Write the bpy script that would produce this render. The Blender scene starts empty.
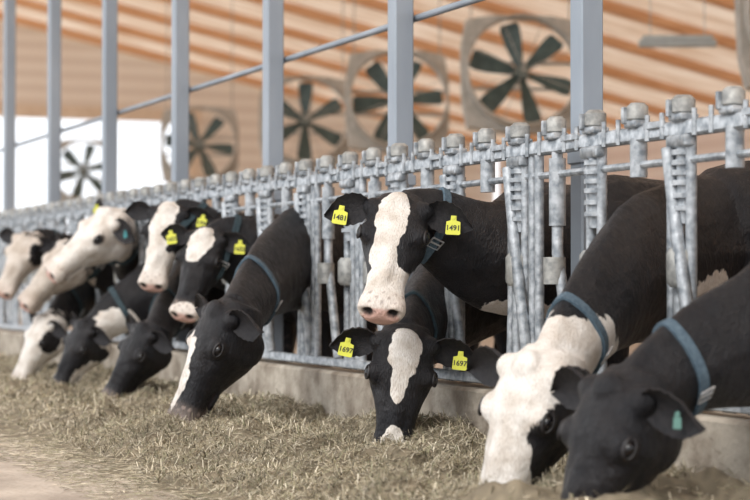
import bpy, math, random
import numpy as np
from mathutils import Vector, Matrix, noise
from mathutils.bvhtree import BVHTree
random.seed(7); np.random.seed(7)
scene = bpy.context.scene
COL = scene.collection
scene.view_settings.view_transform = 'Standard'

# ---------------------------------------------------------------- materials
def nodes(name):
    m = bpy.data.materials.new(name); m.use_nodes = True
    nt = m.node_tree; b = nt.nodes['Principled BSDF']
    return m, nt, b

def mat_noise(name, c1, c2, scale=5, rough=.7, metal=0.0, bump=0.0, bscale=40, detail=6, stretch=(1,1,1), spec=.5):
    m, nt, b = nodes(name)
    tc = nt.nodes.new('ShaderNodeTexCoord'); mp = nt.nodes.new('ShaderNodeMapping')
    mp.inputs['Scale'].default_value = stretch
    nt.links.new(tc.outputs['Object'], mp.inputs['Vector'])
    n = nt.nodes.new('ShaderNodeTexNoise'); n.inputs['Scale'].default_value = scale; n.inputs['Detail'].default_value = detail
    nt.links.new(mp.outputs[0], n.inputs['Vector'])
    r = nt.nodes.new('ShaderNodeValToRGB')
    r.color_ramp.elements[0].position = .35; r.color_ramp.elements[0].color = (*c1, 1)
    r.color_ramp.elements[1].position = .65; r.color_ramp.elements[1].color = (*c2, 1)
    nt.links.new(n.outputs['Fac'], r.inputs[0]); nt.links.new(r.outputs[0], b.inputs['Base Color'])
    b.inputs['Roughness'].default_value = rough; b.inputs['Metallic'].default_value = metal
    b.inputs['Specular IOR Level'].default_value = spec
    if bump > 0:
        n2 = nt.nodes.new('ShaderNodeTexNoise'); n2.inputs['Scale'].default_value = bscale; n2.inputs['Detail'].default_value = 8
        nt.links.new(mp.outputs[0], n2.inputs['Vector'])
        bp = nt.nodes.new('ShaderNodeBump'); bp.inputs['Strength'].default_value = bump; bp.inputs['Distance'].default_value = .02
        nt.links.new(n2.outputs['Fac'], bp.inputs['Height']); nt.links.new(bp.outputs[0], b.inputs['Normal'])
    return m

def mat_straw():
    m, nt, b = nodes('straw')
    a = nt.nodes.new('ShaderNodeAttribute'); a.attribute_name = 'Col'
    nt.links.new(a.outputs['Color'], b.inputs['Base Color'])
    b.inputs['Roughness'].default_value = .8; b.inputs['Specular IOR Level'].default_value = .3
    return m

def mat_coat():
    m, nt, b = nodes('cow_coat'); N = nt.nodes.new; K = nt.links.new
    tc = N('ShaderNodeTexCoord')
    pat = N('ShaderNodeAttribute'); pat.attribute_name = 'Pat'
    ovr = N('ShaderNodeAttribute'); ovr.attribute_name = 'Ovr'
    col = N('ShaderNodeAttribute'); col.attribute_name = 'Col'
    wc = N('ShaderNodeAttribute'); wc.attribute_name = 'Wht'
    def noi(sc, det=5, st=(1, 1, 1)):
        mp = N('ShaderNodeMapping'); mp.inputs['Scale'].default_value = st; K(tc.outputs['Object'], mp.inputs['Vector'])
        n = N('ShaderNodeTexNoise'); n.inputs['Scale'].default_value = sc; n.inputs['Detail'].default_value = det; K(mp.outputs[0], n.inputs['Vector']); return n
    e1 = noi(55, 8, (1.6, 1.6, .5))
    ma = N('ShaderNodeMath'); ma.operation = 'MULTIPLY_ADD'; ma.inputs[1].default_value = .9; K(e1.outputs['Fac'], ma.inputs[0]); K(pat.outputs['Fac'], ma.inputs[2])
    mr = N('ShaderNodeMapRange'); mr.interpolation_type = 'SMOOTHSTEP'
    mr.inputs['From Min'].default_value = .84; mr.inputs['From Max'].default_value = 1.06; K(ma.outputs[0], mr.inputs['Value'])
    n1 = noi(7, 6); rb = N('ShaderNodeValToRGB'); rb.color_ramp.elements[0].color = (.0035, .0035, .006, 1); rb.color_ramp.elements[1].color = (.013, .011, .012, 1)
    rb.color_ramp.elements[0].position = .4; rb.color_ramp.elements[1].position = .72; K(n1.outputs['Fac'], rb.inputs[0])
    n2 = noi(11, 8); rw = N('ShaderNodeValToRGB'); rw.color_ramp.elements[0].color = (.78, .73, .68, 1); rw.color_ramp.elements[1].color = (1.05, 1.05, 1.05, 1)
    rw.color_ramp.elements[0].position = .32; rw.color_ramp.elements[1].position = .6; K(n2.outputs['Fac'], rw.inputs[0])
    n4 = noi(130, 4, (1.5, 1.5, .4)); rf = N('ShaderNodeValToRGB'); rf.color_ramp.elements[0].color = (.82, .80, .78, 1); rf.color_ramp.elements[1].color = (1, 1, 1, 1)
    rf.color_ramp.elements[0].position = .35; rf.color_ramp.elements[1].position = .55; K(n4.outputs['Fac'], rf.inputs[0])
    mw0 = N('ShaderNodeMix'); mw0.data_type = 'RGBA'; mw0.blend_type = 'MULTIPLY'; mw0.inputs[0].default_value = 1
    K(rw.outputs[0], mw0.inputs[6]); K(rf.outputs[0], mw0.inputs[7])
    mw = N('ShaderNodeMix'); mw.data_type = 'RGBA'; mw.blend_type = 'MULTIPLY'; mw.inputs[0].default_value = 1
    K(wc.outputs['Color'], mw.inputs[6]); K(mw0.outputs[2], mw.inputs[7])
    mx = N('ShaderNodeMix'); mx.data_type = 'RGBA'; K(mr.outputs[0], mx.inputs[0]); K(rb.outputs[0], mx.inputs[6]); K(mw.outputs[2], mx.inputs[7])
    mo = N('ShaderNodeMix'); mo.data_type = 'RGBA'; K(ovr.outputs['Fac'], mo.inputs[0]); K(mx.outputs[2], mo.inputs[6]); K(col.outputs['Color'], mo.inputs[7])
    K(mo.outputs[2], b.inputs['Base Color'])
    nr = noi(30, 5, (1.5, 1.5, .5)); mrr = N('ShaderNodeMapRange'); mrr.inputs['To Min'].default_value = .34; mrr.inputs['To Max'].default_value = .60
    mrr.inputs['From Min'].default_value = .3; mrr.inputs['From Max'].default_value = .7; K(nr.outputs['Fac'], mrr.inputs['Value']); K(mrr.outputs[0], b.inputs['Roughness'])
    b.inputs['Specular IOR Level'].default_value = .34
    b.inputs['Sheen Weight'].default_value = .03; b.inputs['Sheen Roughness'].default_value = .35
    f1 = noi(130, 5, (1.5, 1.5, .35)); f2 = noi(9, 3); f3 = noi(32, 3, (1.4, 1.4, .5))
    ad = N('ShaderNodeMath'); ad.operation = 'MULTIPLY_ADD'; ad.inputs[1].default_value = 2.2; K(f2.outputs['Fac'], ad.inputs[0]); K(f1.outputs['Fac'], ad.inputs[2])
    ad2 = N('ShaderNodeMath'); ad2.operation = 'MULTIPLY_ADD'; ad2.inputs[1].default_value = .4; K(f3.outputs['Fac'], ad2.inputs[0]); K(ad.outputs[0], ad2.inputs[2])
    bp = N('ShaderNodeBump'); bp.inputs['Strength'].default_value = .7; bp.inputs['Distance'].default_value = .014
    K(ad2.outputs[0], bp.inputs['Height']); K(bp.outputs[0], b.inputs['Normal'])
    return m

def mat_plain(name, c, rough=.5, metal=0, **k):
    c2 = tuple(min(1, x*1.15) for x in c)
    return mat_noise(name, c, c2, scale=k.get('scale', 8), rough=rough, metal=metal)

M_coat = mat_coat(); M_straw = mat_straw()
M_eye = mat_plain('cow_eye', (.006, .005, .006), rough=.06)
M_lid = mat_plain('cow_eyelid', (.012, .010, .011), rough=.5)
M_earb = mat_noise('ear_black', (.006, .006, .009), (.02, .018, .02), scale=60, rough=.65, bump=.5, bscale=200)
M_earw = mat_noise('ear_white', (.55, .47, .42), (.7, .64, .6), scale=40, rough=.8, bump=.4, bscale=200)
M_tagy = mat_plain('tag_yellow', (.62, .63, .06), rough=.5)
M_tagt = mat_plain('tag_teal', (.03, .22, .24), rough=.45)
M_tagg = mat_plain('tag_green', (.09, .20, .17), rough=.45)
M_ink = mat_plain('tag_ink', (.02, .02, .02), rough=.6)
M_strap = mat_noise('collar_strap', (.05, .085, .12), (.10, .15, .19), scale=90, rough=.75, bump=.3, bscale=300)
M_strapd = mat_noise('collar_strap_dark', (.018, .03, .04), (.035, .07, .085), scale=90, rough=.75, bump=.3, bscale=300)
M_box = mat_plain('collar_sensor', (.02, .06, .14), rough=.4)
M_buckle = mat_plain('buckle', (.45, .46, .47), rough=.4, metal=.6)
M_galv = mat_noise('galvanised_steel', (.20, .225, .25), (.50, .53, .56), scale=24, rough=.5, metal=.35, bump=.15, bscale=60)
M_cast = mat_noise('cast_knob', (.24, .245, .24), (.42, .42, .40), scale=30, rough=.55, metal=.3)
M_post = mat_noise('painted_post', (.25, .29, .34), (.33, .37, .42), scale=3, rough=.5, metal=.2, stretch=(1, 1, .3))
M_conc = mat_noise('curb_concrete', (.22, .18, .14), (.48, .43, .36), scale=6, rough=.9, bump=.5, bscale=30)
M_floor = mat_noise('alley_floor', (.36, .30, .245), (.56, .48, .40), scale=2.2, rough=.95, bump=.5, bscale=25)
M_raft = mat_noise('rafter_wood', (.66, .35, .18), (.80, .48, .27), scale=4, rough=.75, stretch=(.3, 6, 3))
M_fan = mat_noise('fan_housing', (.38, .36, .32), (.50, .47, .42), scale=9, rough=.6, metal=.0)
M_blade = mat_noise('fan_blade', (.06, .09, .085), (.10, .14, .13), scale=9, rough=.5)
M_lamp = mat_plain('lamp_body', (.42, .46, .46), rough=.5)

# wooden board sheathing; translucency is added so sky light brightens its underside
def mat_deck():
    m, nt, b = nodes('roof_sheathing'); N = nt.nodes.new; K = nt.links.new
    tc = N('ShaderNodeTexCoord'); mp = N('ShaderNodeMapping'); mp.inputs['Scale'].default_value = (.12, 1.6, 1); K(tc.outputs['Object'], mp.inputs['Vector'])
    n = N('ShaderNodeTexNoise'); n.inputs['Scale'].default_value = 2.5; n.inputs['Detail'].default_value = 5; K(mp.outputs[0], n.inputs['Vector'])
    r = N('ShaderNodeValToRGB'); r.color_ramp.elements[0].color = (.66, .46, .31, 1); r.color_ramp.elements[1].color = (.90, .74, .59, 1)
    r.color_ramp.elements[0].position = .38; r.color_ramp.elements[1].position = .6; K(n.outputs['Fac'], r.inputs[0])
    t = N('ShaderNodeBsdfTranslucent'); K(r.outputs[0], t.inputs['Color']); K(r.outputs[0], b.inputs['Base Color']); b.inputs['Roughness'].default_value = .8
    mx = N('ShaderNodeMixShader'); mx.inputs[0].default_value = .34; K(b.outputs[0], mx.inputs[1]); K(t.outputs[0], mx.inputs[2])
    K(mx.outputs[0], nt.nodes['Material Output'].inputs['Surface'])
    return m
M_deck = mat_deck()
M_trim = mat_noise('trim_wood', (.70, .56, .42), (.8, .66, .52), scale=4, rough=.7)

def mat_clad(name, c1, c2):
    m, nt, b = nodes(name)
    tc = nt.nodes.new('ShaderNodeTexCoord')
    w = nt.nodes.new('ShaderNodeTexWave'); w.bands_direction = 'Z'; w.inputs['Scale'].default_value = .9
    w.inputs['Distortion'].default_value = .3
    nt.links.new(tc.outputs['Object'], w.inputs['Vector'])
    r = nt.nodes.new('ShaderNodeValToRGB'); r.color_ramp.elements[0].color = (*c1, 1); r.color_ramp.elements[1].color = (*c2, 1)
    nt.links.new(w.outputs['Fac'], r.inputs[0]); nt.links.new(r.outputs[0], b.inputs['Base Color'])
    b.inputs['Roughness'].default_value = .8
    return m
M_wall_side = mat_clad('wall_cladding_beige', (.76, .62, .54), (.86, .74, .66))
M_wall_end = mat_clad('wall_cladding_tan', (.78, .70, .62), (.90, .84, .76))

# ---------------------------------------------------------------- mesh builder
class MB:
    def __init__(s): s.v = []; s.f = []; s.m = []
    def loft(s, rings, cap=True, mat=0):
        b = len(s.v); n = len(rings[0])
        for r in rings: s.v += [tuple(p) for p in r]
        for i in range(len(rings)-1):
            for j in range(n):
                k = (j+1) % n
                s.f.append((b+i*n+j, b+i*n+k, b+(i+1)*n+k, b+(i+1)*n+j)); s.m.append(mat)
        if cap:
            s.f.append(tuple(b+j for j in range(n-1, -1, -1))); s.m.append(mat)
            s.f.append(tuple(b+(len(rings)-1)*n+j for j in range(n))); s.m.append(mat)
    def tube(s, pts, rad, n=10, mat=0, cap=True):
        pts = [Vector(p) for p in pts]
        if not isinstance(rad, (list, tuple)): rad = [rad]*len(pts)
        rings = []; prev = None
        for i, p in enumerate(pts):
            t = (pts[min(i+1, len(pts)-1)]-pts[max(i-1, 0)]).normalized()
            if prev is None:
                ref = Vector((1, 0, 0)) if abs(t.x) < .8 else Vector((0, 1, 0))
            else: ref = prev
            a = (ref-t*ref.dot(t)).normalized(); bb = t.cross(a); prev = a
            rings.append([p+(a*math.cos(2*math.pi*j/n)+bb*math.sin(2*math.pi*j/n))*rad[i] for j in range(n)])
        s.loft(rings, cap, mat)
    def box(s, c, size, mat=0, R=None, bev=0.0):
        c = Vector(c); hx, hy, hz = [q/2 for q in size]
        b = len(s.v)
        if bev <= 0:
            for z in (-hz, hz):
                for x, y in ((-hx, -hy), (hx, -hy), (hx, hy), (-hx, hy)):
                    p = Vector((x, y, z)); p = R @ p if R else p; s.v.append(tuple(c+p))
            for q in ((3, 2, 1, 0), (4, 5, 6, 7), (0, 1, 5, 4), (1, 2, 6, 5), (2, 3, 7, 6), (3, 0, 4, 7)):
                s.f.append(tuple(b+i for i in q)); s.m.append(mat)
        else:
            def ring(hx, hy, z, e):
                o = []
                for pa in ([(-hx, -hy+e), (-hx+e, -hy)], [(hx-e, -hy), (hx, -hy+e)], [(hx, hy-e), (hx-e, hy)], [(-hx+e, hy), (-hx, hy-e)]):
                    for x, y in pa:
                        p = Vector((x, y, z)); p = R @ p if R else p; o.append(c+p)
                return o
            s.loft([ring(hx-bev, hy-bev, -hz, bev), ring(hx, hy, -hz+bev, bev), ring(hx, hy, hz-bev, bev), ring(hx-bev, hy-bev, hz, bev)], True, mat)
    def ell(s, c, r, n=12, mat=0, B=None):
        c = Vector(c); rings = []
        for i in range(1, n):
            a = math.pi*i/n; row = []
            for j in range(n+4):
                q = 2*math.pi*j/(n+4)
                p = Vector((r[0]*math.sin(a)*math.cos(q), r[1]*math.sin(a)*math.sin(q), r[2]*math.cos(a)))
                row.append(c+(B @ p if B else p))
            rings.append(row)
        s.loft(rings, True, mat)
    def obj(s, name, mats, smooth=40, parent=None):
        me = bpy.data.meshes.new(name); me.from_pydata(s.v, [], s.f); me.update()
        for m in mats: me.materials.append(m)
        if len(mats) > 1: me.polygons.foreach_set('material_index', s.m)
        if smooth:
            me.polygons.foreach_set('use_smooth', [True]*len(me.polygons))
            me.set_sharp_from_angle(angle=math.radians(smooth))
        o = bpy.data.objects.new(name, me); COL.objects.link(o)
        if parent: link_to(o, parent)
        return o

def link_to(o, parent):
    o.parent = parent; o.matrix_parent_inverse = Matrix.Translation(-parent.location)

def setcol(me, cols, nm='Col'):
    a = me.color_attributes.new(nm, 'FLOAT_COLOR', 'POINT')
    c = np.ones((len(me.vertices), 4), dtype=np.float32); c[:, :3] = cols
    a.data.foreach_set('color', c.ravel())
def setflt(me, vals, nm):
    a = me.attributes.new(nm, 'FLOAT', 'POINT'); a.data.foreach_set('value', vals.astype(np.float32))

# ---------------------------------------------------------------- room
g = MB(); g.box((5, 22, -.1), (44, 90, .2)); g.obj('floor', [M_floor], 0)
RH, RP = 8.3, .21
def roofz(x): return RH-RP*x
XS, YE = 18.5, 46.0
g = MB(); b_ = XS+.6
g.v = [(-4, -4, roofz(-4)), (b_, -4, roofz(b_)), (b_, YE+.3, roofz(b_)), (-4, YE+.3, roofz(-4))]; g.f = [(0, 1, 2, 3)]; g.m = [0]
g.obj('ceiling', [M_deck], 0)
g = MB(); y = -3.4
while y < YE:
    R = [(-4, y-.10, roofz(-4)-.01), (-4, y+.10, roofz(-4)-.01), (-4, y+.10, roofz(-4)-.18), (-4, y-.10, roofz(-4)-.18)]
    R2 = [(XS-.05, q[1], q[2]-RP*(XS+3.95)) for q in R]
    g.loft([R, R2]); y += 2.3
g.obj('roof_rafters', [M_raft], 0)
g = MB(); g.box((XS+.1, 21, roofz(XS)/2-.02), (.2, 49.5, roofz(XS)-.04)); g.obj('wall_side', [M_wall_side], 0)
g = MB()
def gable(x0, x1, z0):
    r1 = [(x0, YE, z0), (x1, YE, z0), (x1, YE, roofz(x1)-.01), (x0, YE, roofz(x0)-.01)]
    g.loft([r1, [(a, YE+.2, c) for a, b, c in r1]])
gable(10.0, XS, 0); gable(-4, 10.0, 5.0)
g.obj('wall_end', [M_wall_end], 0)
g = MB(); g.box((3, YE-.12, 5.0), (14.4, .18, .3)); g.box((10.0, YE-.12, 2.4), (.25, .18, 4.8)); g.obj('trim_1', [M_trim], 0)

# ---------------------------------------------------------------- curb, posts, pipes
g = MB(); g.box((.03, 18, .18), (.22, 34, .36), bev=.015); g.obj('concrete_curb', [M_conc], 30)
for k in range(-1, 9):
    py = 7.67+2.165*k
    g = MB(); top = roofz(.2)-.02
    g.box((.24, py, top/2), (.115, .115, top), bev=.008)
    g.box((.245, py, .01), (.19, .22, .02))
    g.box((.24, py, 1.44), (.135, .135, .06), bev=.005)
    g.obj('barn_post', [M_post], 30)
g = MB()
g.tube([(.33, 2, 2.36), (.33, 30, 2.36)], .02, 10)
for k in range(-1, 9):
    g.box((.305, 7.67+2.165*k, 2.36), (.015, .04, .07))
g.obj('overhead_pipe', [M_post], 40)

# ---------------------------------------------------------------- headlock fence
g = MB(); SP = .71
Y0 = 6.44-4*SP; NST = 34
y1 = Y0+NST*SP
g.box((0, (Y0+y1)/2, 1.475), (.055, y1-Y0+.4, .065), bev=.01)
g.tube([(.0, Y0-.2, 1.35), (.0, y1+.2, 1.35)], .016, 8)
g.box((0, (Y0+y1)/2, .405), (.05, y1-Y0+.4, .05), bev=.006)
cow_stalls = [5.78, 6.83, 8.22, 8.9, 11.0, 11.75, 12.5, 13.2, 13.95, 14.7, 15.4, 16.1, 16.9]
for k in range(NST):
    ya = Y0+k*SP
    for dy in (-.046, .046):
        g.tube([(0, ya+dy, .40), (0, ya+dy, 1.47)], .023, 10)
    g.tube([(-.02, ya, .85), (-.02, ya, .87), (-.02, ya, .985), (-.02, ya, 1.005)], [.04, .056, .056, .04], 12, mat=1)
    for z in (1.16, 1.21, 1.26, 1.30, 1.34, 1.38):
        g.tube([(-.004, ya, z-.010), (-.004, ya, z+.010)], .05, 12)
    g.tube([(0, ya, 1.10), (0, ya, 1.46)], .034, 10)
    g.box((-.02, ya, 1.425), (.05, .15, .05), bev=.008)
    def cap(yy, s=1.0):
        g.box((-.005, yy, 1.518), (.085*s, .10*s, .03), bev=.006)
        g.tube([(-.005, yy, 1.53), (-.005, yy, 1.54), (-.005, yy, 1.59), (-.005, yy, 1.606)], [.036*s, .047*s, .047*s, .03*s], 12, mat=1)
        g.box((-.05*s, yy+.03, 1.555), (.03, .02, .07), bev=.004)   # latch tongue
    cap(ya); cap(ya+.355, .95)
    for dy in (.12, .235, .47, .59):
        g.tube([(-.03, ya+dy, 1.44), (-.03, ya+dy, 1.545)], .011, 8)
    g.box((-.03, ya+.18, 1.50), (.02, .15, .03), bev=.004)
    g.box((0, ya, .46), (.02, .14, .08))
    occupied = any(ya < c < ya+SP for c in cow_stalls)
    if occupied:
        g.tube([(-.035, ya+.07, 1.40), (-.04, ya-.01, 1.05), (-.04, ya-.115, .62), (-.015, ya-.10, .44)], .027, 10)
        g.tube([(.0, ya+.12, .42), (.0, ya+.10, .75), (.0, ya+.10, 1.46)], .02, 10)
        g.tube([(.0, ya+.355, 1.46), (.0, ya+.355, 1.30)], .036, 10)
    else:
        g.tube([(.0, ya+.355, 1.46), (.0, ya+.355, 1.0), (.0, ya+.20, .43)], .026, 10)
        g.tube([(-.015, ya+.355, .86), (-.015, ya+.355, .98)], .05, 12, mat=1)
        g.tube([(0, ya+.355, 1.12), (0, ya+.355, 1.42)], .038, 10)
        g.tube([(0, ya+.53, 1.46), (0, ya+.53, .43)], .022, 10)
        g.tube([(0, ya+.59, 1.46), (0, ya+.59, .43)], .022, 10)
g.obj('headlock_feed_fence', [M_galv, M_cast], 45)

# ---------------------------------------------------------------- fans
def fan(x, y, z, rot0, yaw):
    g = MB(); R = .66; N = 40; S = .72
    def pr(r, yy): return [(r*math.cos(2*math.pi*j/N), yy, r*math.sin(2*math.pi*j/N)) for j in range(N)]
    def sq(s, yy):
        o = []
        for j in range(N):
            a = 2*math.pi*j/N; c, q = math.cos(a), math.sin(a); m = max(abs(c), abs(q))
            f_ = (s/m)*.62+s*1.1*.38   # softened corners
            o.append((min(max(f_*c, -s), s), yy, min(max(f_*q, -s), s)))
        return o
    g.loft([pr(R, -.20), pr(R+.025, -.22), pr(R+.03, -.02), sq(S, -.02), sq(S, .16), sq(S-.02, .16), sq(S-.02, .02), pr(R+.02, .02), pr(R, -.20)], False, 0)
    for zz in (-.16, .16):
        g.box((0, .14, zz), (1.40, .03, .035), 0)
    g.tube([(0, .26, 0), (0, .08, 0)], .10, 14, 0)
    g.tube([(0, .08, 0), (0, -.08, 0)], [.08, .08], 14, 1)
    for k in range(6):
        a = rot0+k*math.pi/3
        d = Vector((math.cos(a), 0, math.sin(a))); t = Vector((-math.sin(a), 0, math.cos(a))); nn = Vector((0, 1, 0))
        rings = []
        for r, w, tw in ((.07, .045, .8), (.2, .075, .65), (.38, .11, .5), (.56, .125, .38), (.63, .10, .35)):
            cw = t*math.cos(tw)+nn*math.sin(tw); cn = nn*math.cos(tw)-t*math.sin(tw)
            rings.append([d*r+cw*w+cn*.006, d*r+cn*.022, d*r-cw*w+cn*.006, d*r-cw*w-cn*.006, d*r+cn*.008, d*r+cw*w-cn*.006])
        g.loft(rings, True, 1)
    for k in range(8):
        a = k*math.pi/4+.39; g.tube([(0, -.20, 0), (R*math.cos(a), -.20, R*math.sin(a))], .005, 5, 0)
    o = g.obj('barn_fan', [M_fan, M_blade], 40)
    o.location = (x, y, z); o.rotation_euler = (math.radians(-8), 0, yaw)
    h = MB()
    for sx in (-.6, .6):
        h.tube([(sx, .08, .60), (sx, .08, roofz(x)-z-.1)], .01, 6)
    p = h.obj('hanger_rods', [M_fan], 40); p.parent = o; p.rotation_euler = (math.radians(8), 0, 0)
for i, fy in enumerate((15.2, 20.5, 24.3, 28.0, 33.6, 42.5)):
    fan(6.85 if i == 0 else 6.4, fy, 3.38, .35+.4*i, math.radians(-18))

g = MB()
g.tube([(6.45, 17.8, 3.43), (7.2, 17.45, 3.43)], .045, 12)
g.box((6.825, 17.625, 3.49), (.75, .09, .05), R=Matrix.Rotation(math.radians(-25), 3, 'Z'))
for a in (.15, .85):
    x_, y_ = 6.45+.75*a, 17.8-.35*a
    g.tube([(x_, y_, 3.5), (x_, y_, roofz(7.35)-.02)], .006, 6)
g.obj('tube_light_fixture', [M_lamp], 40)

# ---------------------------------------------------------------- feed
def hf(x, y):
    e = .16*noise.noise(Vector((y*.9, 3.1, 0)))+.10*noise.noise(Vector((y*3, 9.1, 0)))
    t = (x+1.78+e)/.75
    t = max(0, min(1, t)); t = t*t*(3-2*t)
    h = t*(.11+.11*noise.noise(Vector((x*1.8, y*1.1, 2)))+.085*noise.noise(Vector((x*5, y*5, 5)))+.035*noise.noise(Vector((x*17, y*17, 1))))
    return max(h, -.003)+(-.004 if t <= 0 else 0)
NX, NY = 70, 760
xs = np.linspace(-2.15, -.085, NX); ys = np.linspace(3.0, 31, NY)
v = [(x, y, hf(x, y)) for y in ys for x in xs]
f = [(j*NX+i, j*NX+i+1, (j+1)*NX+i+1, (j+1)*NX+i) for j in range(NY-1) for i in range(NX-1)]
cols = np.array([[.22, .185, .13]]*len(v))*np.array([[.7+.6*random.random()] for _ in v])
sv = []; sf = []; sc = []
pal = [(.46, .40, .28), (.31, .27, .185), (.60, .53, .40), (.15, .13, .09), (.40, .35, .25), (.74, .67, .53), (.31, .30, .19)]
def strands(n, ya, yb, w, L):
    for _ in range(n):
        y = random.uniform(ya, yb); x = -2.15+2.05*(random.random()**.75)
        if x < -1.5 and random.random() < .45: continue
        z = max(hf(x, y), 0)
        cl = noise.noise(Vector((x*3.5, y*3.5, 8)))
        a = random.uniform(0, 2*math.pi); l = random.uniform(.3, 1)*L; el = random.gauss(0, .5)
        if z < .01: el *= .1
        d = Vector((math.cos(a)*math.cos(el), math.sin(a)*math.cos(el), math.sin(el)))*l*.5
        if x+abs(d.x) > -.09: continue
        s = d.cross(Vector((0, 0, 1))).normalized()*w*random.uniform(.6, 1.6)
        c = Vector((x, y, z+.005+abs(d.z)*.7)); up = Vector((0, 0, w*.7))
        b = len(sv)
        sv.extend([c-d-s, c-d+s, c+d+s, c+d-s, c-d+up, c+d+up])
        sf.extend([(b, b+4, b+5, b+3), (b+4, b+1, b+2, b+5)])
        col = random.choice(pal); k = random.uniform(.6, 1.15)*(1+.45*cl)
        sc.extend([[q*k for q in col]]*6)
strands(58000, 6.0, 10.5, .0015, .065); strands(26000, 10.5, 18, .0026, .07); strands(5000, 18, 30, .005, .08)
strands(1500, 4.0, 6.0, .002, .06)
bv = len(v)
me = bpy.data.meshes.new('feed_pile')
me.from_pydata(v+[tuple(p) for p in sv], [], f+[tuple(i+bv for i in q) for q in sf])
setcol(me, np.vstack([cols, np.array(sc)]))
me.materials.append(M_straw); me.polygons.foreach_set('use_smooth', [True]*len(me.polygons))
o = bpy.data.objects.new('feed_pile', me); COL.objects.link(o)

# ---------------------------------------------------------------- cows
BLK = (.011, .011, .015); WHT = (.82, .785, .74); PNK = (.60, .38, .32); GRY = (.06, .052, .05)
WF = 1.22; DF = 1.09; LF = .95
HS = [(-.08, .075, -.04, -.20), (-.03, .092, -.008, -.225), (.03, .102, .012, -.245), (.09, .106, .02, -.262), (.15, .112, .02, -.262),
      (.20, .102, .012, -.245), (.26, .083, .000, -.212), (.32, .070, -.010, -.182), (.38, .064, -.016, -.160),
      (.43, .069, -.018, -.152), (.47, .080, -.022, -.152), (.505, .082, -.032, -.150), (.53, .068, -.050, -.140), (.545, .044, -.072, -.118)]
def head_rings(M):
    out = []; n = 28
    for s, hw, top, bot in HS:
        hw *= WF; bot *= DF
        uc = top-(top-bot)*.36; row = []
        for j in range(n):
            a = 2*math.pi*j/n; c, q = math.cos(a), math.sin(a)
            r = hw*math.copysign(abs(c)**.78, c)
            if q >= 0: u = uc+(top-uc)*abs(q)**.85
            else: u = uc-(uc-bot)*abs(q); r *= 1-.38*q*q
            row.append(M @ Vector((s, r, u)))
        out.append(row)
    return out
def cr(p0, p1, p2, p3, t):
    return .5*((2*p1)+(-p0+p2)*t+(2*p0-5*p1+4*p2-p3)*t*t+(-p0+3*p1-3*p2+p3)*t**3)

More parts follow.
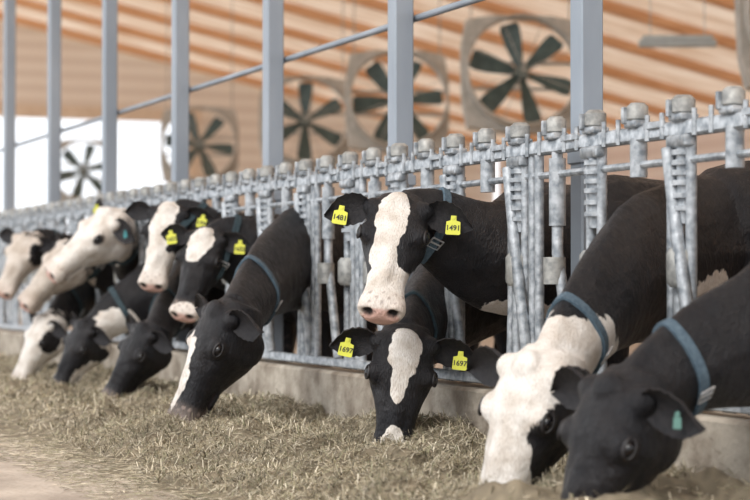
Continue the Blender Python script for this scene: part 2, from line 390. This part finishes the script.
def cow(poll, F, U, N, yb, patches=(), tags=(), sc=1.08, voxel=.014, collar=.2, earcol='b', bodydir=.12, box=False, sz=1.0, bodypatch=(), eardroop=.1, nk=1.0, strap=None, tagsc=.75, earfwd=0.0):
    poll = Vector(poll); F = Vector(F).normalized(); U = Vector(U); U = (U-F*U.dot(F)).normalized(); L = U.cross(F)
    sf_ = sc*LF
    M = Matrix(((F.x*sf_, L.x*sc, U.x*sc, poll.x), (F.y*sf_, L.y*sc, U.y*sc, poll.y), (F.z*sf_, L.z*sc, U.z*sc, poll.z), (0, 0, 0, 1)))
    R3 = Matrix((F, L, U)).transposed()
    g = MB()
    g.loft(head_rings(M))
    def he(c, r): g.ell(M @ Vector(c), [q*sc for q in r], 12, 0, R3)
    for sg in (1, -1):
        he((.150, sg*.108, -.034), (.052, .036, .040))      # orbit
        he((.10, sg*.080, -.170), (.095, .045, .095))       # masseter
        he((.500, sg*.058, -.068), (.034, .042, .038))      # nostril wing
        he((.01, sg*.10, -.045), (.045, .05, .04))          # ear base
        he((.27, sg*.068, -.078), (.11, .018, .015))        # facial crest
        he((.33, sg*.050, -.150), (.10, .016, .020))        # jaw rim
    he((0.0, 0, -.002), (.05, .055, .030))                    # poll crest
    he((.46, 0, -.152), (.068, .058, .032))                 # chin
    he((.25, 0, -.022), (.16, .042, .034))                  # nasal bridge
    H0 = M @ Vector((-.01, 0, -.12)); N = Vector(N); S = Vector((.62, yb, sz))
    pm = H0*2-N+F*.35-U*.1; pe = S+Vector((.6, bodydir*.6, 0))
    ctr = []
    for i in range(9): ctr.append(cr(pm, H0, N, S, i/8))
    for i in range(1, 7): ctr.append(cr(H0, N, S, pe, i/6))
    m = len(ctr); rings = []; frames = []
    for i, c in enumerate(ctr):
        t = i/(m-1)
        tg = (ctr[min(i+1, m-1)]-ctr[max(i-1, 0)]).normalized()
        ref = (Vector((0, 0, 1))*(min(1, .25+t*2))+(U-F)*max(0, .55-t)).normalized()
        dor = (ref-tg*ref.dot(tg)).normalized(); lat = dor.cross(tg)
        hl = np.interp(t, [0, .25, .55, 1], [.088, .11, .14, .20])*(1+(sc-1)*.5)*nk
        hd = np.interp(t, [0, .25, .55, 1], [.120, .18, .25, .32])*(1+(sc-1)*.5)*nk
        frames.append((c, tg, dor, lat, hl, hd))
        row = []
        for j in range(28):
            a = 2*math.pi*j/28; cc, q = math.cos(a), math.sin(a)
            w = 1-.30*q if q > 0 else 1-.12*abs(q)
            fold = 1+.022*math.sin(a*7+i*1.3)+.022*math.sin(a*3-i*.9)
            row.append(c+(lat*cc*hl*w+dor*q*hd)*fold)
        rings.append(row)
    g.loft(rings)
    bd = Vector((1, bodydir, 0)).normalized(); bl = Vector((-bd.y, bd.x, 0)); O = Vector((.62, yb, 0))
    rr = []
    for d, hw, top, bot in [(-.25, .11, 1.22, .78), (-.18, .17, 1.30, .68), (-.08, .22, 1.37, .60), (.1, .26, 1.41, .56), (.35, .29, 1.39, .56), (.75, .33, 1.37, .56),
                            (1.1, .33, 1.38, .60), (1.35, .29, 1.42, .70), (1.55, .25, 1.43, .82), (1.7, .18, 1.38, .92), (1.78, .08, 1.28, 1.02)]:
        uc = bot+(top-bot)*.45; row = []
        for j in range(22):
            a = 2*math.pi*j/22; cc, q = math.cos(a), math.sin(a)
            z = uc+(top-uc)*q if q > 0 else uc+(uc-bot)*q
            w = hw*math.copysign(abs(cc)**.85, cc)
            row.append(O+bd*d+bl*w+Vector((0, 0, z)))
        rr.append(row)
    g.loft(rr)
    def P(d, l, z): return O+bd*d+bl*l+Vector((0, 0, z))
    for sg in (1, -1):
        g.ell(P(.02, sg*.17, 1.02), (.17, .1, .25), 12)
        g.tube([P(.0, sg*.17, 1.0), P(-.02, sg*.17, .75), P(.02, sg*.165, .48), P(.02, sg*.165, .42), P(.02, sg*.165, .15), P(-.02, sg*.165, .07), P(-.03, sg*.165, .002)],
               [.13, .10, .062, .056, .038, .048, .062], 12)
        g.tube([P(1.5, sg*.17, 1.15), P(1.42, sg*.2, .92), P(1.32, sg*.2, .74), P(1.52, sg*.19, .58), P(1.62, sg*.18, .46), P(1.56, sg*.18, .16), P(1.53, sg*.18, .07), P(1.51, sg*.18, .002)],
               [.18, .17, .13, .075, .052, .038, .046, .06], 12)
    g.ell(P(1.35, 0, .62), (.2, .16, .14), 12)
    g.tube([P(1.74, 0, 1.36), P(1.83, 0, 1.25), P(1.84, 0, .9), P(1.83, 0, .6), P(1.84, 0, .4)], [.035, .028, .022, .028, .02], 8)
    tmp = g.obj('tmp', [M_coat], 0)
    md = tmp.modifiers.new('r', 'REMESH'); md.mode = 'VOXEL'; md.voxel_size = voxel
    ms = tmp.modifiers.new('s', 'SMOOTH'); ms.factor = .5; ms.iterations = max(3, int(.040/voxel))
    dg = bpy.context.evaluated_depsgraph_get(); me = bpy.data.meshes.new_from_object(tmp.evaluated_get(dg))
    bpy.data.objects.remove(tmp)
    n = len(me.vertices); co = np.empty(n*3, dtype=np.float32); me.vertices.foreach_get('co', co); co = co.reshape(n, 3).astype(float)
    Mi = np.array(M.inverted()); h = co @ Mi[:3, :3].T+Mi[:3, 3]
    Fv = np.array(F)*sc; Lv = np.array(L)*sc; Uv = np.array(U)*sc
    for sg in (1, -1):
        d = ((h[:, 0]-.525)/.024)**2+((h[:, 1]-sg*.056)/.023)**2+((h[:, 2]+.060)/.017)**2
        w = np.exp(-d)[:, None]; co -= w*(Fv*.026+Lv*sg*.010)
        d = ((h[:, 0]-.215)/.035)**2+((h[:, 1]-sg*.11)/.05)**2+((h[:, 2]+.02)/.035)**2
        co -= np.exp(-d)[:, None]*(Lv*sg*.012+Uv*.004)
        d = ((h[:, 0]-.24)/.07)**2+((h[:, 1]-sg*.09)/.05)**2+((h[:, 2]+.125)/.022)**2
        co -= np.exp(-d)[:, None]*(Lv*sg*.008)
    mouth = (h[:, 0] > .34)&(h[:, 0] < .57)
    ml = np.exp(-((h[:, 2]+.130+.05*(.5-h[:, 0]))/.0065)**2)*mouth
    co -= ml[:, None]*Lv[None, :]*np.sign(h[:, 1])[:, None]*.006
    me.vertices.foreach_set('co', co.astype(np.float32).ravel()); me.update()
    pat = np.zeros(n); wht = np.tile(np.array(WHT), (n, 1)); col = np.tile(np.array(GRY), (n, 1)); ovr = np.zeros(n)
    q = co*1.0
    warp = .10*np.sin(q[:, 0]*23+q[:, 1]*9)*np.sin(q[:, 2]*19+1)+.07*np.sin(q[:, 1]*47+q[:, 2]*31)+.04*np.sin(q[:, 0]*83+q[:, 2]*71+q[:, 1]*67)
    def apply(space, c, r, cc, soft=.12):
        nonlocal pat, wht
        pts = h if space == 'h' else co
        d = np.sqrt((((pts-np.array(c))/np.array(r))**2).sum(1))+warp
        m_ = np.clip((1+soft-d)/(2*soft), 0, 1)
        if cc is BLK: pat = pat*(1-m_)
        else:
            pat = pat*(1-m_)+m_; wht = wht*(1-m_[:, None])+np.array(cc)*m_[:, None]
    for p in patches: apply(*p)
    for p in bodypatch: apply(*p)
    rs = random.Random(int(poll.y*100))
    for _ in range(3):
        cc = P(rs.uniform(.7, 1.6), rs.choice((-.3, .3)), rs.uniform(.6, 1.2)); apply('w', tuple(cc), (rs.uniform(.15, .35), .3, rs.uniform(.15, .3)), WHT)
    isw = any(p[3] is not BLK and p[0] == 'h' and p[1][0] > .24 and p[2][1] > .07 for p in patches)
    def over(m_, c):
        nonlocal col, ovr
        m3 = m_[:, None]; col = np.where(ovr[:, None] < .01, np.array(c)*np.ones((n, 3)), col*(1-m3)+np.array(c)*m3); ovr = np.maximum(ovr, m_)
    if isw:
        over(np.clip((h[:, 0]-.42)/.12, 0, 1)*.45*(h[:, 0] < .6)*(np.abs(h[:, 1]) < .13), (.64, .50, .42))
    d = np.sqrt(((h[:, 0]-.55)/.055)**2+(h[:, 1]/.09)**2+((h[:, 2]+.085)/.06)**2)
    over(np.clip((1.1-d)/.25, 0, 1), PNK if isw else GRY)
    if isw:
        sp = np.sin(h[:, 0]*150)*np.sin(h[:, 1]*120+1)*np.sin(h[:, 2]*140+2)
        over(np.clip((sp-.38)/.15, 0, 1)*.7*(h[:, 0] > .44)*(h[:, 0] < .6), (.14, .10, .09))
    for sg in (1, -1):
        d = ((h[:, 0]-.528)/.024)**2+((h[:, 1]-sg*.056)/.024)**2+((h[:, 2]+.060)/.016)**2
        over(np.clip(1.7-d, 0, 1), (.006, .004, .004))
        d = ((h[:, 0]-.155)/.040)**2+((h[:, 1]-sg*.13)/.05)**2+((h[:, 2]+.038)/.028)**2
        over(np.clip((1.2-d)/.5, 0, 1)*.85, (.018, .014, .014))
    over(np.clip(ml*1.2, 0, 1)*.8, (.03, .02, .02))
    hx = (co[:, 2] < .06)&(co[:, 0] > .3); col[hx] = (.06, .05, .04); ovr[hx] = 1
    setcol(me, col); setcol(me, wht, 'Wht'); setflt(me, pat, 'Pat'); setflt(me, ovr, 'Ovr')
    me.materials.clear(); me.materials.append(M_coat); me.polygons.foreach_set('use_smooth', [True]*len(me.polygons))
    E = bpy.data.objects.new('dairy_cow', None); E.location = (.62, yb, 0); COL.objects.link(E)
    body = bpy.data.objects.new('body', me); COL.objects.link(body); link_to(body, E)
    bvh = BVHTree.FromPolygons([Vector(c) for c in co], [tuple(p.vertices) for p in me.polygons])
    for sg, nm in ((1, 'left'), (-1, 'right')):
        dirr = (L*sg+U*.5).normalized()
        o_ = M @ Vector((.155, 0, -.095)); hit = bvh.ray_cast(o_, dirr)
        ep = hit[0] if hit[0] else M @ Vector((.155, sg*.13, -.045))
        e = MB(); e.ell(ep-dirr*.011*sc, (.025*sc, .020*sc, .020*sc), 16, 0, R3); e.obj('eye_'+nm, [M_eye], 180, E)
        for up_, thick, nme in ((1, .008, 'upper'), (-1, .005, 'lower')):
            e = MB(); rg = []
            u2 = (U-dirr*U.dot(dirr)).normalized()
            for i in range(9):
                a = math.pi*(i/8); rg.append(ep+(F*math.cos(a)*.030+u2*math.sin(a)*.017*up_)*sc+dirr*(.003*math.sin(a)-.003))
            e.tube(rg, [thick*k for k in (.4, .7, .9, 1, 1, 1, .9, .7, .4)], 8); e.obj('eyelid_%s_%s' % (nme, nm), [M_lid], 180, E)
        base = M @ Vector((.005, sg*.115, -.05))
        ax = (L*sg*1.0-F*.18-U*.05+U*earfwd+Vector((0, 0, -eardroop))).normalized()
        nn = (F*.55+U*.65); nn = (nn-ax*nn.dot(ax)).normalized(); wd = ax.cross(nn)
        e = MB(); NT, NV = 16, 8; fr = []; LEN = .20*sc
        for i in range(NT+1):
            t = i/NT; w = (.022+.045*math.sin(math.pi*min(1, t**.8))**.8)*(1 if t < .7 else math.sqrt(max(.01, (1-t)/.3)))*sc
            row1 = []; row2 = []
            for j in range(NV+1):
                vv = -1+2*j/NV
                cup = (.034*vv*vv*(1-t*.5)-.014)*sc; sag = -.03*t*t*sc
                p = base+ax*LEN*t+wd*w*vv*(1+.05*math.sin(t*40))+nn*(cup)+Vector((0, 0, sag))
                row1.append(p+nn*.005); row2.append(p-nn*.006)
            fr.append(row1+row2[::-1])
        e.loft(fr); e.obj('ear_'+nm, [M_earb if earcol == 'b' else M_earw], 60, E)
        for (tsg, tm, txt) in tags:
            if tsg != sg: continue
            small = tm is not M_tagy
            k = tagsc*(.62 if small else 1.0)
            tp = base+ax*LEN*.6+nn*.012
            a_ = random.uniform(-.3, .25) if not txt else random.uniform(-.12, .12); tn = Vector((-.42+a_, -.9, .12)).normalized()
            rl = random.uniform(-.22, .22)
            up = Vector((rl, -rl*.4, 1)); up = (up-tn*up.dot(tn)).normalized(); tr = up.cross(tn)
            prof = [(-.016, .012), (-.018, -.018), (-.043, -.026), (-.046, -.10), (-.038, -.106), (.038, -.106), (.046, -.10), (.043, -.026), (.018, -.018), (.016, .012)]
            if small: prof = [(x*.62, y) for x, y in prof]
            prof = [(x*k, y*k) for x, y in prof]
            tg_ = MB(); tp = tp+tn*.018
            tg_.loft([[tp+tr*x+up*y+tn*.002 for x, y in prof][::-1], [tp+tr*x+up*y-tn*.002 for x, y in prof][::-1]])
            tg_.tube([tp+tn*.006, tp-tn*.045], .008, 10)
            tg_.obj('ear_tag', [tm], 30, E)
            if txt:
                cu = bpy.data.curves.new('tag_number', 'FONT'); cu.body = txt; cu.size = .045*k; cu.align_x = 'CENTER'; cu.align_y = 'CENTER'; cu.extrude = .0006; cu.offset = .0006
                cu.materials.append(M_ink)
                to = bpy.data.objects.new('tag_number', cu); COL.objects.link(to); link_to(to, E)
                cpos = tp+up*(-.065*k)+tn*.0035
                to.matrix_basis = Matrix(((tr.x, up.x, tn.x, cpos.x), (tr.y, up.y, tn.y, cpos.y), (tr.z, up.z, tn.z, cpos.z), (0, 0, 0, 1)))
    if collar:
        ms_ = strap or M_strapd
        fi = collar*(m-1); i0 = int(fi); fa = frames[i0]; fb = frames[i0+1]; k = fi-i0
        c = fa[0].lerp(fb[0], k); tg = fa[1].lerp(fb[1], k).normalized(); dor = fa[2].lerp(fb[2], k)
        dor = (dor-tg*dor.dot(tg)).normalized(); lat = dor.cross(tg)
        e = MB(); rings = []; NJ = 48; rad = []
        for j in range(NJ):
            a = 2*math.pi*j/NJ; dd = lat*math.cos(a)+dor*math.sin(a); hh = bvh.ray_cast(c, dd)
            rad.append(min(hh[3] if hh[0] else .15, fa[5]*1.5))
        for _ in range(2): rad = [max(rad[j], (rad[j-1]+rad[(j+1) % NJ])/2) for j in range(NJ)]
        for j in range(NJ+1):
            a = 2*math.pi*j/NJ; dd = lat*math.cos(a)+dor*math.sin(a); r = rad[j % NJ]
            e_ = .006
            rings.append([c+dd*(r+e_)-tg*.022, c+dd*(r+e_+.006)-tg*.020, c+dd*(r+e_+.006)+tg*.020, c+dd*(r+e_)+tg*.022, c+dd*(r-.01)+tg*.018, c+dd*(r-.01)-tg*.018])
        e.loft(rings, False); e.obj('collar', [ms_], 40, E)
        j = NJ*3//4+3; a = 2*math.pi*j/NJ; dd = lat*math.cos(a)+dor*math.sin(a); pp = c+dd*(rad[j % NJ]+.03)
        tt = (-lat*math.sin(a)+dor*math.cos(a)); RR = Matrix((tt, tg, dd)).transposed()
        e = MB(); e.box(pp, (.085, .06, .045), R=RR, bev=.01); e.obj('collar_box', [M_box if box else ms_], 30, E)
        for j in ((NJ-6) % NJ, NJ//2+5):
            a = 2*math.pi*j/NJ; dd = lat*math.cos(a)+dor*math.sin(a); pp = c+dd*(rad[j]+.016); tt = (-lat*math.sin(a)+dor*math.cos(a))
            e = MB(); q4 = [pp+tt*x+tg*y for x, y in ((-.026, -.03), (.026, -.03), (.026, .03), (-.026, .03), (-.026, -.03))]
            e.tube(q4, .0045, 6); e.tube([pp-tg*.028, pp+tg*.028], .0045, 6); e.obj('buckle', [M_buckle], 40, E)
    return E

Y, T = M_tagy, M_tagt
W, B = WHT, BLK
# near right, head down, black
cow((-.83, 5.59, .52), (-.34, .04, -.90), (-.9, -.25, .4), (-.01, 5.77, .72), 6.02, tags=[(1, M_tagg, None)], collar=.15, voxel=.010, sc=1.2, bodydir=.1, sz=.95, strap=M_strap, eardroop=.25)
# white-faced with black cheek
cow((-.79, 6.27, .565), (-.34, .02, -.93), (-.9, -.34, .4), (-.02, 6.80, .91), 7.10,
    patches=[('h', (.25, 0, -.1), (.42, .3, .32), W), ('h', (.20, .15, -.15), (.21, .13, .13), B), ('w', (-.50, 6.33, .56), (.28, .34, .19), W), ('w', (-.22, 6.6, .98), (.42, .5, .22), B)],
    bodypatch=[('w', (.36, 6.85, .72), (.16, .3, .2), W)],
    tags=[(1, T, None)], collar=.15, voxel=.010, sc=1.24, bodydir=.25, strap=M_strap, eardroop=.25)
# standing, looking at camera
cow((-.54, 8.05, 1.24), (-.18, -.22, -.45), (-.45, -.85, .45), (0.02, 8.22, 1.00), 8.3,
    patches=[('h', (.08, -.008, .03), (.17, .068, .1), W), ('h', (.26, -.020, .0), (.15, .062, .08), W), ('h', (.45, 0, -.08), (.14, .15, .14), W)],
    bodypatch=[('w', (.1, 8.1, .66), (.3, .2, .12), W)],
    tags=[(1, Y, '1491'), (-1, Y, '1481')], collar=.19, voxel=.010, sc=1.12, strap=M_strap, earfwd=.10, eardroop=.30)
# feeding, frontal, 1697
cow((-.45, 8.17, .60), (-.10, -.08, -.5), (-.38, -.9, .1), (0, 8.85, .72), 9.05,
    patches=[('h', (.05, 0, .02), (.13, .068, .08), W), ('h', (.17, -.005, .02), (.12, .032, .08), W), ('h', (.46, 0, -.03), (.09, .05, .07), W)],
    tags=[(1, Y, '1697'), (-1, Y, '1697')], collar=.18, voxel=.011, sc=1.14, eardroop=.26)
# big black feeding profile
cow((-.93, 9.62, .72), (-.27, .06, -.62), (-.95, -.2, .35), (-.08, 10.75, 1.0), 11.1,
    patches=[('h', (.38, -.05, .02), (.26, .08, .055), W)], collar=.18, voxel=.012, sc=1.24, box=True, nk=1.08, strap=M_strap)
cow((-.37, 11.6, 1.17), (-.20, -.10, -.5), (-.65, -.7, .4), (0, 11.70, 1.05), 11.85,
    patches=[('h', (.06, 0, .02), (.13, .08, .1), W), ('h', (.50, 0, -.08), (.06, .11, .11), W)], tags=[(1, Y, '1652'), (-1, Y, '1652')], collar=.22, earfwd=.15)
cow((-.36, 12.47, 1.36), (-.17, -.12, -.52), (-.55, -.75, .4), (0, 12.5, 1.12), 12.62,
    patches=[('h', (.12, 0, .02), (.26, .08, .1), W), ('h', (.42, 0, -.08), (.17, .15, .15), W)], tags=[(1, Y, '1704')], collar=.22, sc=1.08)
cow((-.60, 12.27, .56), (-.26, .06, -.46), (-.9, -.3, .4), (0, 13.2, .8), 13.35, collar=.22,
    patches=[('h', (.5, 0, -.12), (.12, .08, .06), W)])
cow((-.60, 13.90, .55), (-.22, .06, -.44), (-.9, -.3, .4), (0, 13.85, .8), 14.0, collar=.24,
    patches=[('h', (.3, 0, -.16), (.3, .12, .1), W), ('w', (-.35, 13.85, .5), (.18, .3, .18), W)])
cow((-.38, 14.05, 1.39), (-.42, .08, -.38), (-.35, -.45, 1), (0, 14.65, 1.10), 14.8, sc=1.24, collar=.3,
    patches=[('h', (.27, 0, -.1), (.42, .3, .35), W)], tags=[(1, T, None), (-1, Y, None)])
cow((-.42, 15.2, 1.17), (-.38, .04, -.44), (-.4, -.4, 1), (0, 15.4, 1.05), 15.55, sc=1.18, collar=.3,
    patches=[('h', (.30, 0, -.1), (.33, .3, .3), (.62, .56, .50))], tags=[])
cow((-.60, 15.3, .56), (-.22, .04, -.45), (-.9, -.3, .4), (0, 16.02, .85), 16.2, collar=.22,
    patches=[('h', (.25, 0, -.1), (.36, .3, .3), W), ('h', (.12, .12, -.1), (.10, .1, .08), B)])
cow((-.45, 16.6, 1.26), (-.25, -.08, -.48), (-.6, -.7, .5), (0, 16.9, 1.05), 17.05, collar=.25,
    patches=[('h', (.28, 0, -.1), (.36, .3, .3), (.66, .60, .54)), ('h', (.1, .12, -.1), (.10, .08, .1), B)], tags=[])

# ---------------------------------------------------------------- light and camera
w = bpy.data.worlds.new('sky'); scene.world = w; w.use_nodes = True
bg = w.node_tree.nodes['Background']; bg.inputs[0].default_value = (.93, .96, 1.0, 1); bg.inputs[1].default_value = 1.6
sd = bpy.data.lights.new('sun', 'SUN'); sd.energy = 2.1; sd.angle = math.radians(28); sd.color = (1, .96, .91)
so = bpy.data.objects.new('sun', sd); COL.objects.link(so)
so.rotation_euler = Vector((.62, .45, -.62)).to_track_quat('-Z', 'Y').to_euler()
cd = bpy.data.cameras.new('camera'); cam = bpy.data.objects.new('camera', cd); COL.objects.link(cam)
cam.location = (-3.98, 0, .875); cam.rotation_euler = (math.radians(90.93), 0, math.radians(-22.45))
cd.lens = 91.2; cd.sensor_width = 36; cd.clip_end = 300
cd.dof.use_dof = True; cd.dof.focus_distance = 8.8; cd.dof.aperture_fstop = 2.0
scene.camera = cam
